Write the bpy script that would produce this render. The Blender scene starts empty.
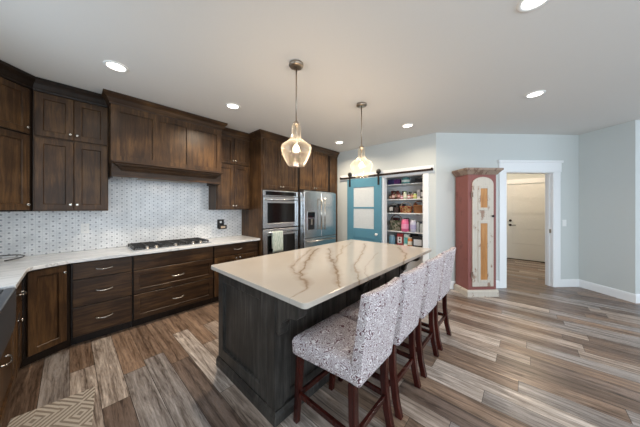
import bpy, bmesh, math, random
from mathutils import Matrix, Vector
random.seed(7)
PI = math.pi
S = bpy.context.scene
C = S.collection
H = 2.778                      # ceiling height


# ---------------------------------------------------------------- camera, world, exposure
def R(a):
    return math.radians(a)


cam_d = bpy.data.cameras.new('camera')
cam = bpy.data.objects.new('camera', cam_d)
C.objects.link(cam)
cam.location = (0, 0, 1.45)
cam.rotation_euler = (R(90), 0, R(42.21 - 90))
cam_d.sensor_width = 36
cam_d.lens = 227.4 / 640 * 36
cam_d.shift_y = -6.1 / 640
cam_d.clip_start = 0.02
S.camera = cam

w = bpy.data.worlds.new('sky')
S.world = w
w.use_nodes = True
w.node_tree.nodes['Background'].inputs[0].default_value = (0.62, 0.78, 1.0, 1)
w.node_tree.nodes['Background'].inputs[1].default_value = 1.5

S.view_settings.view_transform = 'Standard'
S.view_settings.look = 'None'
S.view_settings.exposure = 0.0
S.view_settings.gamma = 1.0


def area(name, loc, rot, sx, sy, power, col):
    l = bpy.data.lights.new(name, 'AREA')
    l.shape = 'RECTANGLE'
    l.size = sx
    l.size_y = sy
    l.energy = power
    l.color = col
    o = bpy.data.objects.new(name, l)
    o.location = loc
    o.rotation_euler = rot
    C.objects.link(o)
    return o


DAY = (0.84, 0.93, 1.0)
for xx in (0.9, 3.1, 5.3):                                        # daylight through the south windows
    area('daylight', (xx, -4.97, 1.45), (R(90), 0, 0), 1.7, 2.1, 31, DAY)
area('daylight', (-0.86, -2.4, 1.25), (R(90), 0, R(-90)), 2.4, 2.2, 130, (.74, .88, 1.0))     # patio door behind the camera
area('daylight', (-0.86, 2.1, 1.75), (R(90), 0, R(-90)), 1.5, 1.0, 14, (.74, .88, 1.0))      # window over the sink


# ---------------------------------------------------------------- mesh builder
class MB:
    def __init__(s):
        s.v = []
        s.f = []
        s.sm = []
        s.xf = Matrix()

    def add(s, vs, fs, smooth=False):
        b = len(s.v)
        s.v += [tuple(s.xf @ Vector(p)) for p in vs]
        for f in fs:
            s.f.append([b + i for i in f])
            s.sm.append(smooth)
        return s

    def box(s, x0, y0, z0, x1, y1, z1):
        x0, x1 = sorted((x0, x1)); y0, y1 = sorted((y0, y1)); z0, z1 = sorted((z0, z1))
        return s.add([(x0, y0, z0), (x1, y0, z0), (x1, y1, z0), (x0, y1, z0), (x0, y0, z1), (x1, y0, z1), (x1, y1, z1), (x0, y1, z1)],
                     [(0, 3, 2, 1), (4, 5, 6, 7), (0, 1, 5, 4), (1, 2, 6, 5), (2, 3, 7, 6), (3, 0, 4, 7)])

    def prism(s, poly, axis, a, b, smooth=False):
        n = len(poly)

        def p(q, t):
            return {'z': (q[0], q[1], t), 'x': (t, q[0], q[1]), 'y': (q[0], t, q[1])}[axis]
        s.add([p(q, a) for q in poly] + [p(q, b) for q in poly], [list(range(n)), list(range(n, 2 * n))])
        return s.add([p(q, a) for q in poly] + [p(q, b) for q in poly],
                     [(i, (i + 1) % n, n + (i + 1) % n, n + i) for i in range(n)], smooth)

    def loft(s, rings, smooth=False, cap0=True, cap1=True, closed=False):
        n = len(rings[0])
        vs = [p for r in rings for p in r]
        fs = []
        m = len(rings)
        for k in range(m if closed else m - 1):
            k2 = (k + 1) % m
            for i in range(n):
                j = (i + 1) % n
                fs.append((k * n + i, k * n + j, k2 * n + j, k2 * n + i))
        s.add(vs, fs, smooth)
        b = len(s.v) - len(vs)
        if not closed:
            if cap0:
                s.f.append([b + i for i in range(n)]); s.sm.append(False)
            if cap1:
                s.f.append([b + (m - 1) * n + i for i in range(n)]); s.sm.append(False)
        return s

    def lathe(s, prof, n=24, c=(0, 0, 0), axis='z', smooth=True, cap=True):
        rings = []
        for r, z in prof:
            ring = []
            for i in range(n):
                a = 2 * PI * i / n
                q = (max(r, 1e-4) * math.cos(a), max(r, 1e-4) * math.sin(a))
                p = {'z': (q[0], q[1], z), 'y': (q[0], z, q[1]), 'x': (z, q[0], q[1])}[axis]
                ring.append((p[0] + c[0], p[1] + c[1], p[2] + c[2]))
            rings.append(ring)
        return s.loft(rings, smooth, cap, cap)

    def tube(s, pts, r, n=8, smooth=True):
        pts = [Vector(p) for p in pts]
        rings = []
        rr = r if isinstance(r, (list, tuple)) else [r] * len(pts)
        up = Vector((0, 0, 1))
        for i, p in enumerate(pts):
            t = (pts[min(i + 1, len(pts) - 1)] - pts[max(i - 1, 0)]).normalized()
            a = t.cross(up)
            if a.length < 1e-3:
                a = t.cross(Vector((1, 0, 0)))
            a.normalize()
            b = t.cross(a)
            rings.append([tuple(p + (a * math.cos(2 * PI * k / n) + b * math.sin(2 * PI * k / n)) * rr[i]) for k in range(n)])
        return s.loft(rings, smooth)

    def bar(s, p, q, w0, d0, w1=None, d1=None):
        """square-section bar from p to q, w along x and d along y"""
        w1 = w1 or w0; d1 = d1 or d0
        rings = []
        for c, ww, dd in ((p, w0, d0), (q, w1, d1)):
            rings.append([(c[0] + sx * ww / 2, c[1] + sy * dd / 2, c[2]) for sx, sy in ((-1, -1), (1, -1), (1, 1), (-1, 1))])
        return s.loft(rings)

    def sweep(s, path, prof, smooth=False):
        """moulding: profile (out, z) swept along a plan path; out is to the right of the path"""
        rings = []
        P = [Vector((p[0], p[1])) for p in path]
        for i, p in enumerate(P):
            ns = []
            if i > 0:
                d = (P[i] - P[i - 1]).normalized(); ns.append(Vector((d.y, -d.x)))
            if i < len(P) - 1:
                d = (P[i + 1] - P[i]).normalized(); ns.append(Vector((d.y, -d.x)))
            m = ns[0] if len(ns) == 1 else (ns[0] + ns[1]) / (1 + ns[0].dot(ns[1]))
            rings.append([(p.x + m.x * o, p.y + m.y * o, z) for o, z in prof])
        return s.loft(rings, smooth)

    def panel(s, x0, z0, x1, z1, y0=0.0, t=.02, stile=.058, rec=.013):
        """shaker front: outer face at y0 looking to -y, thickness t; stile None gives a slab"""
        def ring(i, y):
            return [(x0 + i, y, z0 + i), (x1 - i, y, z0 + i), (x1 - i, y, z1 - i), (x0 + i, y, z1 - i)]
        rings = [ring(0, y0 + t), ring(0, y0 + .003), ring(.003, y0)]
        if stile:
            rings += [ring(stile, y0), ring(stile + .004, y0 + .004), ring(stile + .006, y0 + rec), ring(stile + .014, y0 + rec)]
        return s.loft(rings)

    def build(s, name, mat, parent=None, bevel=0, seg=2, sub=0):
        me = bpy.data.meshes.new(name)
        me.from_pydata(s.v, [], s.f)
        me.polygons.foreach_set('use_smooth', s.sm)
        bm = bmesh.new(); bm.from_mesh(me)
        bmesh.ops.remove_doubles(bm, verts=bm.verts, dist=1e-6)
        bmesh.ops.recalc_face_normals(bm, faces=bm.faces)
        bm.to_mesh(me); bm.free()
        me.materials.append(mat)
        o = bpy.data.objects.new(name, me)
        C.objects.link(o)
        if parent:
            o.parent = parent
        if bevel:
            b = o.modifiers.new('bevel', 'BEVEL'); b.width = bevel; b.segments = seg; b.limit_method = 'ANGLE'; b.angle_limit = R(40)
        if sub:
            b = o.modifiers.new('sub', 'SUBSURF'); b.levels = sub; b.render_levels = sub
        return o


def tag(o, label=None, cat=None, group=None, kind=None):
    if label: o['label'] = label
    if cat: o['category'] = cat
    if group: o['group'] = group
    if kind: o['kind'] = kind
    return o


def thing(name, label, cat, loc=(0, 0, 0), rot=0, group=None):
    o = bpy.data.objects.new(name, None)
    o.empty_display_size = .1
    C.objects.link(o)
    o.location = loc
    o.rotation_euler = (0, 0, R(rot))
    return tag(o, label, cat, group)


def struct(name, mb, mat, parent=None, bevel=0, loc=None, rot=0):
    o = mb.build(name, mat, parent, bevel)
    if not parent: o['kind'] = 'structure'
    if loc:
        o.location = loc; o.rotation_euler = (0, 0, R(rot))
    return o


def copy_tree(o, parent=None):
    c = o.copy(); C.objects.link(c)
    if parent: c.parent = parent
    for ch in [k for k in bpy.data.objects if k.parent == o]:
        copy_tree(ch, c)
    return c


# ---------------------------------------------------------------- materials
def lin(c):
    return tuple(((x / 255) / 12.92 if x / 255 <= .04045 else ((x / 255 + .055) / 1.055) ** 2.4) for x in c) + (1,)


class NT:
    def __init__(s, name):
        s.m = bpy.data.materials.new(name)
        s.m.use_nodes = True
        s.t = s.m.node_tree
        s.b = s.t.nodes['Principled BSDF']

    def n(s, kind, **kw):
        nd = s.t.nodes.new('ShaderNode' + kind)
        for k, v in kw.items():
            setattr(nd, k, v)
        return nd

    def l(s, a, b):
        s.t.links.new(a, b)

    def math(s, op, a, b=None, c=None, clamp=False):
        nd = s.n('Math', operation=op, use_clamp=clamp)
        for i, x in enumerate((a, b, c)):
            if x is None: continue
            if isinstance(x, (int, float)): nd.inputs[i].default_value = x
            else: s.l(x, nd.inputs[i])
        return nd.outputs[0]

    def ramp(s, fac, stops, interp='LINEAR'):
        nd = s.n('ValToRGB')
        nd.color_ramp.interpolation = interp
        e = nd.color_ramp.elements
        while len(e) < len(stops): e.new(.5)
        for el, (p, c) in zip(e, stops):
            el.position = p; el.color = c
        s.l(fac, nd.inputs[0])
        return nd.outputs[0]

    def mix(s, fac, a, b, mode='MIX'):
        nd = s.n('Mix', data_type='RGBA', blend_type=mode)
        for i, x in ((0, fac), (6, a), (7, b)):
            if isinstance(x, (int, float)): nd.inputs[i].default_value = x
            elif isinstance(x, tuple): nd.inputs[i].default_value = x
            else: s.l(x, nd.inputs[i])
        return nd.outputs[2]

    def coords(s, scale=(1, 1, 1), rnd=True, kind='Object'):
        tc = s.n('TexCoord')
        mp = s.n('Mapping')
        mp.inputs['Scale'].default_value = scale
        s.l(tc.outputs[kind], mp.inputs[0])
        if rnd:
            oi = s.n('ObjectInfo')
            k = s.n('CombineXYZ')
            r = s.math('MULTIPLY', oi.outputs['Random'], 37.0)
            for i in range(3): s.l(r, k.inputs[i])
            s.l(k.outputs[0], mp.inputs['Location'])
        return mp.outputs[0]

    def noise(s, vec, scale, detail=3, rough=.5, dist=0):
        nd = s.n('TexNoise')
        nd.inputs['Scale'].default_value = scale
        nd.inputs['Detail'].default_value = detail
        nd.inputs['Roughness'].default_value = rough
        nd.inputs['Distortion'].default_value = dist
        s.l(vec, nd.inputs['Vector'])
        return nd.outputs['Fac']

    def bump(s, h, strength=.2, dist=.002):
        nd = s.n('Bump')
        nd.inputs['Strength'].default_value = strength
        nd.inputs['Distance'].default_value = dist
        s.l(h, nd.inputs['Height'])
        s.l(nd.outputs[0], s.b.inputs['Normal'])

    def set(s, col=None, rough=.5, metal=0, spec=.5, **kw):
        if col is not None:
            if isinstance(col, tuple): s.b.inputs['Base Color'].default_value = col
            else: s.l(col, s.b.inputs['Base Color'])
        s.b.inputs['Roughness'].default_value = rough
        s.b.inputs['Metallic'].default_value = metal
        s.b.inputs['Specular IOR Level'].default_value = spec
        for k, v in kw.items(): s.b.inputs[k].default_value = v
        return s.m


def plain(name, rgb, rough=.5, metal=0, var=.06, scale=30, spec=.5):
    """a colour with a slight procedural mottling"""
    t = NT(name)
    v = t.coords()
    f = t.noise(v, scale, 3)
    c = lin(rgb)
    a = tuple(x * (1 - var) for x in c[:3]) + (1,)
    b = tuple(min(1, x * (1 + var)) for x in c[:3]) + (1,)
    return t.set(t.mix(f, a, b), rough, metal, spec)


def wood(name, dark, mid, light, axis='z', rough=.38, scale=1.0, knots=True):
    t = NT(name)
    sc = {'x': (1, 13, 13), 'y': (13, 1, 13), 'z': (13, 13, 1)}[axis]
    v = t.coords(sc)
    g = t.noise(v, 2.2 * scale, 6, .62, .6)
    fine = t.noise(v, 14 * scale, 3, .6)
    blotch = t.noise(t.coords((1, 1, 1)), 3.2, 2)
    k = t.math('ADD', t.math('MULTIPLY', g, .55), t.math('ADD', t.math('MULTIPLY', fine, .2), t.math('MULTIPLY', blotch, .35)))
    c = t.ramp(k, [(.36, lin(dark)), (.54, lin(mid)), (.74, lin(light))])
    t.bump(fine, .12, .001)
    return t.set(c, rough, 0, .32)


M = {}
M['alder'] = wood('dark_alder', (32, 21, 12), (68, 47, 29), (112, 82, 51), 'z')
M['alder_h'] = wood('dark_alder_horizontal', (30, 19, 11), (58, 39, 24), (100, 72, 45), 'x')
M['alder_shadow'] = wood('dark_alder_shaded', (17, 12, 9), (30, 21, 15), (46, 33, 24), 'z')  # darkened alder for carcasses, toe kicks, left crowns; shade put into its colour
M['island'] = wood('alder_grey_sheen', (28, 26, 25), (54, 51, 48), (92, 87, 82), 'z')  # alder greyed, with the bluish daylight sheen put into its colour
M['cherry'] = wood('red_cherry', (32, 12, 10), (54, 20, 16), (78, 32, 24), 'z', .25)
M['paint'] = plain('wall_paint', (205, 209, 207), .7, 0, .015, 60)
M['ceiling'] = plain('ceiling_paint', (222, 220, 216), .8, 0, .015, 80)
M['trim'] = plain('white_trim', (240, 241, 242), .4, 0, .01)
M['white'] = plain('white_enamel', (238, 238, 236), .35, 0, .02)
M['door'] = plain('door_paint', (228, 228, 225), .45, 0, .02)
M['teal'] = plain('teal_paint', (86, 138, 160), .45, 0, .05, 18)
M['black'] = plain('black_iron', (22, 20, 20), .45, 0, .2)
M['blackgloss'] = plain('black_gloss', (10, 10, 11), .12, 0, .1)
M['bronze'] = plain('dark_bronze', (52, 38, 32), .4, .6, .1)
M['nickel'] = plain('satin_nickel', (205, 200, 192), .25, 1, .05)
M['pewter'] = plain('brushed_pewter', (172, 160, 146), .3, 1, .08)
M['sinkstone'] = plain('sink_composite', (70, 74, 80), .3, 0, .12, 60)


def steel():
    t = NT('brushed_steel')
    f = t.noise(t.coords((1, 1, 60)), 6, 3)
    c = t.ramp(f, [(.3, lin((186, 188, 190))), (.7, lin((216, 217, 218)))])
    t.bump(f, .05, .0005)
    return t.set(c, .27, 1)


M['steel'] = steel()


def floor_mat():
    t = NT('wood_plank_floor')
    tc = t.n('TexCoord'); sp = t.n('SeparateXYZ'); t.l(tc.outputs['Object'], sp.inputs[0])
    x, y = sp.outputs[0], sp.outputs[1]
    u = t.math('DIVIDE', x, .158)
    row = t.math('FLOOR', u)
    wn = t.n('TexWhiteNoise', noise_dimensions='1D'); t.l(row, wn.inputs['W'])
    vv = t.math('ADD', t.math('DIVIDE', y, 1.22), wn.outputs['Value'])
    col = t.math('FLOOR', vv)
    cmb = t.n('CombineXYZ'); t.l(row, cmb.inputs[0]); t.l(col, cmb.inputs[1])
    wn2 = t.n('TexWhiteNoise', noise_dimensions='2D'); t.l(cmb.outputs[0], wn2.inputs['Vector'])
    rnd = wn2.outputs['Value']
    base = t.ramp(rnd, [(0, lin((104, 87, 75))), (.16, lin((150, 136, 125))), (.33, lin((124, 104, 89))), (.5, lin((170, 159, 150))), (.62, lin((110, 94, 84))), (.78, lin((136, 114, 97))), (.9, lin((136, 129, 125)))], 'CONSTANT')
    # grain runs along y, shifted per plank
    cv = t.n('CombineXYZ')
    t.l(t.math('ADD', t.math('MULTIPLY', x, 17), t.math('MULTIPLY', rnd, 91)), cv.inputs[0])
    t.l(t.math('ADD', t.math('MULTIPLY', y, 1.3), t.math('MULTIPLY', rnd, 57)), cv.inputs[1])
    g = t.noise(cv.outputs[0], 1.5, 6, .70, 1.6)
    g2 = t.noise(cv.outputs[0], 8, 5, .7, .5)
    cv2 = t.n('CombineXYZ')
    t.l(t.math('ADD', t.math('MULTIPLY', x, 22), t.math('MULTIPLY', rnd, 31)), cv2.inputs[0])
    t.l(t.math('ADD', t.math('MULTIPLY', y, .55), t.math('MULTIPLY', rnd, 77)), cv2.inputs[1])
    strip = t.noise(cv2.outputs[0], 1.3, 2, .5, .2)
    k = t.math('ADD', t.math('MULTIPLY', g, .50), t.math('ADD', t.math('MULTIPLY', g2, .22), t.math('MULTIPLY', strip, .28)))
    tone = t.ramp(k, [(.36, (.20, .165, .14, 1)), (.435, (.56, .51, .48, 1)), (.49, (.95, .92, .90, 1)), (.55, (1.3, 1.29, 1.28, 1)), (.62, (2.15, 2.2, 2.24, 1))])
    c = t.mix(1.0, base, tone, 'MULTIPLY')
    fu = t.math('FRACT', u); fv = t.math('FRACT', vv)
    eu = t.math('MINIMUM', fu, t.math('SUBTRACT', 1, fu))
    ev = t.math('MINIMUM', fv, t.math('SUBTRACT', 1, fv))
    gap = t.math('MINIMUM', t.math('MULTIPLY', eu, .158), t.math('MULTIPLY', ev, 1.22))
    line = t.math('LESS_THAN', gap, .0016)
    c = t.mix(line, c, lin((48, 40, 35)))
    t.bump(k, .25, .002)
    m = t.set(c, .3)
    t.l(t.ramp(k, [(.38, (.42, .42, .42, 1)), (.6, (.26, .26, .26, 1))]), t.b.inputs['Roughness'])
    return m


M['floor'] = floor_mat()


def tile_mat():
    """white mosaic with small grey dots in staggered columns, object x along the wall, z up"""
    t = NT('dot_mosaic_tile')
    tc = t.n('TexCoord'); sp = t.n('SeparateXYZ'); t.l(tc.outputs['Object'], sp.inputs[0])
    px, pz = .0505, .056
    u = t.math('DIVIDE', sp.outputs[0], px)
    cu = t.math('FLOOR', u)
    half = t.math('MULTIPLY', t.math('FLOORED_MODULO', cu, 2), .5)
    v = t.math('ADD', t.math('DIVIDE', sp.outputs[2], pz), half)
    du = t.math('MULTIPLY', t.math('ABSOLUTE', t.math('SUBTRACT', t.math('FRACT', u), .5)), px)
    dv = t.math('MULTIPLY', t.math('ABSOLUTE', t.math('SUBTRACT', t.math('FRACT', v), .5)), pz)
    dot = t.math('LESS_THAN', t.math('ADD', du, dv), .0115)
    g1 = t.math('LESS_THAN', t.math('SUBTRACT', px / 2, du), .0012)
    g2 = t.math('LESS_THAN', t.math('SUBTRACT', pz / 2, dv), .0012)
    gr = t.math('MAXIMUM', g1, g2)
    body = t.ramp(t.noise(t.coords((1, 1, 1), False), 9, 2), [(.35, lin((212, 215, 218))), (.65, lin((234, 236, 238)))])
    c = t.mix(gr, body, lin((196, 200, 204)))
    c = t.mix(dot, c, lin((158, 161, 167)))
    return t.set(c, .22)


M['tile'] = tile_mat()


def quartz(name, base, base2, vein, veins=None, soft=None):
    t = NT(name)
    tc = t.n('TexCoord'); sp = t.n('SeparateXYZ'); t.l(tc.outputs['Object'], sp.inputs[0])
    vec = t.coords((1, 1, 1), False)
    cl = t.noise(vec, 2.3, 4)
    c = t.mix(cl, lin(base), lin(base2))
    if soft:                                  # soft flowing grey bands along x
        v2 = t.coords(soft, False)
        b = t.noise(v2, 2.0, 6, .55, 1.6)
        band = t.math('ABSOLUTE', t.math('SUBTRACT', b, .5))
        mk = t.math('SUBTRACT', 1, t.math('DIVIDE', band, .05), clamp=True)
        c = t.mix(t.math('MULTIPLY', mk, .55), c, lin(vein))
    if veins:
        n1 = t.math('SUBTRACT', t.noise(vec, 7, 4), .5)
        n2 = t.noise(vec, 16, 4, .65)
        yn = t.math('DIVIDE', t.math('SUBTRACT', sp.outputs[1], .88), 1.3, clamp=True)
        tot = None
        for pts, wd, st in veins:
            fc = t.n('FloatCurve')
            cu = fc.mapping.curves[0]
            q = [((y - .88) / 1.3, x / 4) for x, y in sorted(pts, key=lambda p: p[1])]
            cu.points[0].location = q[0]; cu.points[1].location = q[-1]
            for a in q[1:-1]: cu.points.new(*a)
            fc.mapping.use_clip = False
            fc.mapping.update()
            t.l(yn, fc.inputs['Value'])
            xv = t.math('MULTIPLY', fc.outputs[0], 4)
            d = t.math('ABSOLUTE', t.math('ADD', t.math('SUBTRACT', sp.outputs[0], xv), t.math('MULTIPLY', n1, .15)))
            ww = t.math('MULTIPLY', t.math('MAXIMUM', t.math('SUBTRACT', n2, .28), .02), wd * 4)
            mk = t.math('SUBTRACT', 1, t.math('DIVIDE', d, ww), clamp=True)
            halo = t.math('MULTIPLY', t.math('SUBTRACT', 1, t.math('DIVIDE', d, wd * 2.4), clamp=True), .42)
            mk = t.math('MAXIMUM', mk, halo)
            lo = t.math('GREATER_THAN', yn, q[0][0] - .002); hi = t.math('LESS_THAN', yn, q[-1][0] + .002)
            mk = t.math('MULTIPLY', t.math('MULTIPLY', mk, t.math('MULTIPLY', lo, hi)), st)
            tot = mk if tot is None else t.math('MAXIMUM', tot, mk)
        c = t.mix(tot, c, lin(vein))
    return t.set(c, .12)


VEINS = [
    ([(2.19, 2.02), (1.94, 1.86), (1.70, 1.70), (1.42, 1.47), (1.2, 1.298)], .045, .85),
    ([(2.06, 2.03), (1.80, 1.87), (1.489, 1.675), (1.30, 1.48), (1.2, 1.30)], .03, .6),
    ([(.92, 1.036), (1.06, 1.08), (1.15, 1.18), (1.186, 1.298)], .03, .7),
    ([(2.3, 1.92), (2.2, 1.826), (1.95, 1.62), (1.601, 1.274), (1.45, 1.13), (1.227, .922)], .034, .85),
    ([(2.6, 1.91), (2.25, 1.68), (1.785, 1.41), (1.62, 1.28)], .022, .6),
    ([(2.95, 1.78), (2.546, 1.546), (2.1, 1.33), (1.723, 1.139), (1.50, .96), (1.40, .89)], .034, .85),
    ([(2.45, 1.30), (2.0, 1.15), (1.68, 1.02), (1.55, .90)], .018, .5),
    ([(2.984, 1.284), (2.75, 1.13), (2.556, 1.011), (2.234, .905)], .03, .7),
    ([(2.95, 2.0), (2.292, 1.723)], .02, .5),
]
M['quartz_island'] = quartz('island_quartz', (192, 183, 172), (205, 197, 187), (128, 98, 62), veins=VEINS)
M['quartz'] = quartz('perimeter_quartz', (226, 226, 226), (238, 238, 238), (168, 172, 178), soft=(.6, 3.2, 1))


def fabric():
    t = NT('scroll_upholstery')
    v = t.coords((1, 1, 1), False)
    n = t.noise(v, 18, 1.6, .5, .6)
    s_ = t.math('SINE', t.math('MULTIPLY', n, 112))
    mk = t.math('GREATER_THAN', s_, .22)
    weave = t.noise(v, 260, 2)
    dk = t.mix(t.noise(v, 5, 2), lin((96, 66, 72)), lin((126, 94, 98)))
    c = t.mix(mk, lin((226, 219, 219)), dk)
    t.bump(weave, .35, .001)
    return t.set(c, .85, 0, .2)


M['fabric'] = fabric()


def glass(name, tint, fac=.1, bumpy=False, white=0.0):
    """thin clear glass: see-through with a fresnel reflection"""
    t = NT(name)
    tr = t.n('BsdfTransparent'); tr.inputs[0].default_value = tint
    gl = t.n('BsdfGlossy'); gl.inputs['Roughness'].default_value = .04
    lw = t.n('LayerWeight'); lw.inputs['Blend'].default_value = fac
    body = tr.outputs[0]
    if bumpy:
        f = t.noise(t.coords((1, 1, 1), False), 55, 3)
        bp = t.n('Bump'); bp.inputs['Strength'].default_value = .6; bp.inputs['Distance'].default_value = .004
        t.l(f, bp.inputs['Height']); t.l(bp.outputs[0], gl.inputs['Normal']); t.l(bp.outputs[0], lw.inputs['Normal'])
    if white:
        d = t.n('BsdfTranslucent'); d.inputs[0].default_value = (.95, .93, .88, 1)
        mx0 = t.n('MixShader'); mx0.inputs[0].default_value = white
        t.l(body, mx0.inputs[1]); t.l(d.outputs[0], mx0.inputs[2]); body = mx0.outputs[0]
    mx = t.n('MixShader')
    t.l(lw.outputs['Facing'], mx.inputs[0]) if bumpy else t.l(lw.outputs['Fresnel'], mx.inputs[0])
    edge = gl.outputs[0]
    if bumpy:                                  # bulb's amber glow put into the colour of the edge-on glass
        d2 = t.n('BsdfTranslucent'); d2.inputs[0].default_value = (1, .90, .72, 1)
        mx1 = t.n('MixShader'); mx1.inputs[0].default_value = .26
        t.l(gl.outputs[0], mx1.inputs[1]); t.l(d2.outputs[0], mx1.inputs[2]); edge = mx1.outputs[0]
    t.l(body, mx.inputs[1]); t.l(edge, mx.inputs[2])
    t.l(mx.outputs[0], t.t.nodes['Material Output'].inputs[0])
    return t.m


M['seeded'] = glass('seeded_glass', (1, .965, .90, 1), .19, True, .02)  # the bulb's amber warmth is put into the glass tint
M['pane'] = glass('clear_glass', (.97, .98, .98, 1), .12)


def frosted():
    t = NT('frosted_glass')
    f = t.noise(t.coords(), 40, 2)
    return t.set(t.mix(f, lin((196, 202, 206)), lin((214, 219, 222))), .45)


M['frosted'] = frosted()


def emit(name, col, strength):
    t = NT(name)
    t.b.inputs['Emission Color'].default_value = col
    t.b.inputs['Emission Strength'].default_value = strength
    return t.set(col, .5)


M['can_light'] = emit('ceiling_light_lens', (1, .93, .82, 1), 6)
M['bulb'] = emit('bulb_glow', (1, .84, .6, 1), 24)
M['hood_lamp'] = emit('hood_lamp', (.9, .95, 1, 1), 2.5)


def rug_mat():
    """beige rug, woven geometric bands of concentric rhombs"""
    t = NT('woven_rug')
    tc = t.n('TexCoord'); sp = t.n('SeparateXYZ'); t.l(tc.outputs['Object'], sp.inputs[0])
    p = .23
    ux = t.math('DIVIDE', sp.outputs[0], p); uy = t.math('DIVIDE', sp.outputs[1], p * 1.15)
    a = t.math('ABSOLUTE', t.math('SUBTRACT', t.math('FRACT', ux), .5))
    par = t.math('MULTIPLY', t.math('FLOORED_MODULO', t.math('FLOOR', ux), 2), .5)
    b = t.math('ABSOLUTE', t.math('SUBTRACT', t.math('FRACT', t.math('ADD', uy, par)), .5))
    k = t.math('SINE', t.math('MULTIPLY', t.math('ADD', a, b), 36))
    mk = t.math('GREATER_THAN', k, .1)
    c = t.mix(mk, lin((206, 198, 188)), lin((152, 142, 132)))
    c = t.mix(t.math('MULTIPLY', t.noise(t.coords(), 180, 2), .35), c, lin((110, 92, 72)))
    t.bump(t.math('ADD', k, t.noise(t.coords(), 220, 2)), .3, .003)
    return t.set(c, .95, 0, .1)


M['rug'] = rug_mat()


def distressed(name, top, under, amount=.58, scale=6):
    t = NT(name)
    n = t.noise(t.coords((1, 1, .45)), scale, 8, .72)
    mk = t.ramp(n, [(amount, (0, 0, 0, 1)), (amount + .05, (1, 1, 1, 1))])
    sc = t.noise(t.coords((6, 6, .7)), 7, 4)
    tp = t.mix(sc, lin(top), tuple(x * .78 for x in lin(top)[:3]) + (1,))
    return t.set(t.mix(mk, tp, lin(under)), .6)


M['oxblood'] = distressed('oxblood_paint', (140, 84, 78), (112, 66, 60), .58, 7)
M['cream'] = distressed('cream_distressed_paint', (206, 197, 184), (150, 122, 104), .56, 9)
M['weathered'] = distressed('weathered_board', (158, 138, 122), (118, 92, 78), .50, 10)
M['honey'] = wood('honey_pine', (140, 92, 50), (176, 124, 72), (200, 150, 96), 'z', .45)

# ---------------------------------------------------------------- the setting
W = 4.07                       # kitchen wall (y)
PX = 4.38                      # pantry wall (x)
LX = -0.89                     # sink wall (x)
D2 = math.sqrt(.5)
P45 = (PX, 1.187)


def at45(s, d=0):
    """point on the angled wall: s along it, d behind its face"""
    return (P45[0] + s * D2 + d * D2, P45[1] - s * D2 + d * D2)


m = MB(); m.prism([(-1.1, -5.2), (11, -5.2), (11, 4.3), (-1.1, 4.3)], 'z', -.1, 0)
struct('floor', m, M['floor'])
m = MB(); m.prism([(-1.1, -5.2), (11, -5.2), (11, 4.3), (-1.1, 4.3)], 'z', H, H + .1)
struct('ceiling', m, M['ceiling'])
m = MB(); m.box(LX - .12, W, 0, 5.2, W + .12, H)
struct('wall_back', m, M['paint'])


def wall_x(x0, x1, ya, yb, holes):
    """wall slab between x0 and x1 running in y with rectangular holes (y0, y1, z0, z1)"""
    m = MB(); y = ya
    for (h0, h1, z0, z1) in sorted(holes):
        m.box(x0, y, 0, x1, h0, H)
        if z0 > 0: m.box(x0, h0, 0, x1, h1, z0)
        m.box(x0, h0, z1, x1, h1, H)
        y = h1
    m.box(x0, y, 0, x1, yb, H)
    return m


struct('wall_left', wall_x(LX - .12, LX, -5, W, [(-3.6, -1.2, .15, 2.35), (1.35, 2.85, 1.25, 2.25)]), M['paint'])
m = MB(); x = LX
for (a, b) in ((.05, 1.75), (2.25, 3.95), (4.45, 6.15)):
    m.box(x, -5.12, 0, a, -5.0, H); m.box(a, -5.12, 0, b, -5.0, .4); m.box(a, -5.12, 2.5, b, -5.0, H); x = b
m.box(x, -5.12, 0, 11, -5.0, H)
struct('wall_front', m, M['paint'])
for i, (a, b) in enumerate(((.05, 1.75), (2.25, 3.95), (4.45, 6.15))):
    m = MB(); m.box(a, -5.10, .4, a + .05, -5.03, 2.5); m.box(b - .05, -5.10, .4, b, -5.03, 2.5)
    m.box(a + .05, -5.10, .4, b - .05, -5.03, .45); m.box(a + .05, -5.10, 2.45, b - .05, -5.03, 2.5)
    wn = struct('window_%d' % (i + 1), m, M['trim'])
    MB().box(a + .05, -5.08, .45, b - .05, -5.07, 2.45).build('pane', M['pane'], wn)
for i, (a, b, z0, z1) in enumerate(((-3.6, -1.2, .15, 2.35), (1.35, 2.85, 1.25, 2.25))):
    m = MB(); m.box(LX - .10, a, z0, LX - .03, a + .05, z1); m.box(LX - .10, b - .05, z0, LX - .03, b, z1)
    m.box(LX - .10, a + .05, z0, LX - .03, b - .05, z0 + .05); m.box(LX - .10, a + .05, z1 - .05, LX - .03, b - .05, z1)
    wn = struct('window_%d' % (i + 4), m, M['trim'])
    MB().box(LX - .08, a + .05, z0 + .05, LX - .07, b - .05, z1 - .05).build('pane', M['pane'], wn)

# pantry wall with its opening, pantry closet behind
OP0, OP1, OPZ = 1.40, 2.19, 2.075
struct('wall_pantry', wall_x(PX, PX + .12, 1.187, W, [(OP0, OP1, 0, OPZ)]), M['paint'])
m = MB(); m.box(5.02, 1.30, 0, 5.12, 2.9, H); m.box(PX + .13, 2.8, 0, 5.02, 2.9, H); m.box(PX + .13, 1.25, 0, 5.02, 1.33, H)
struct('wall_closet', m, M['trim'])

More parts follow.
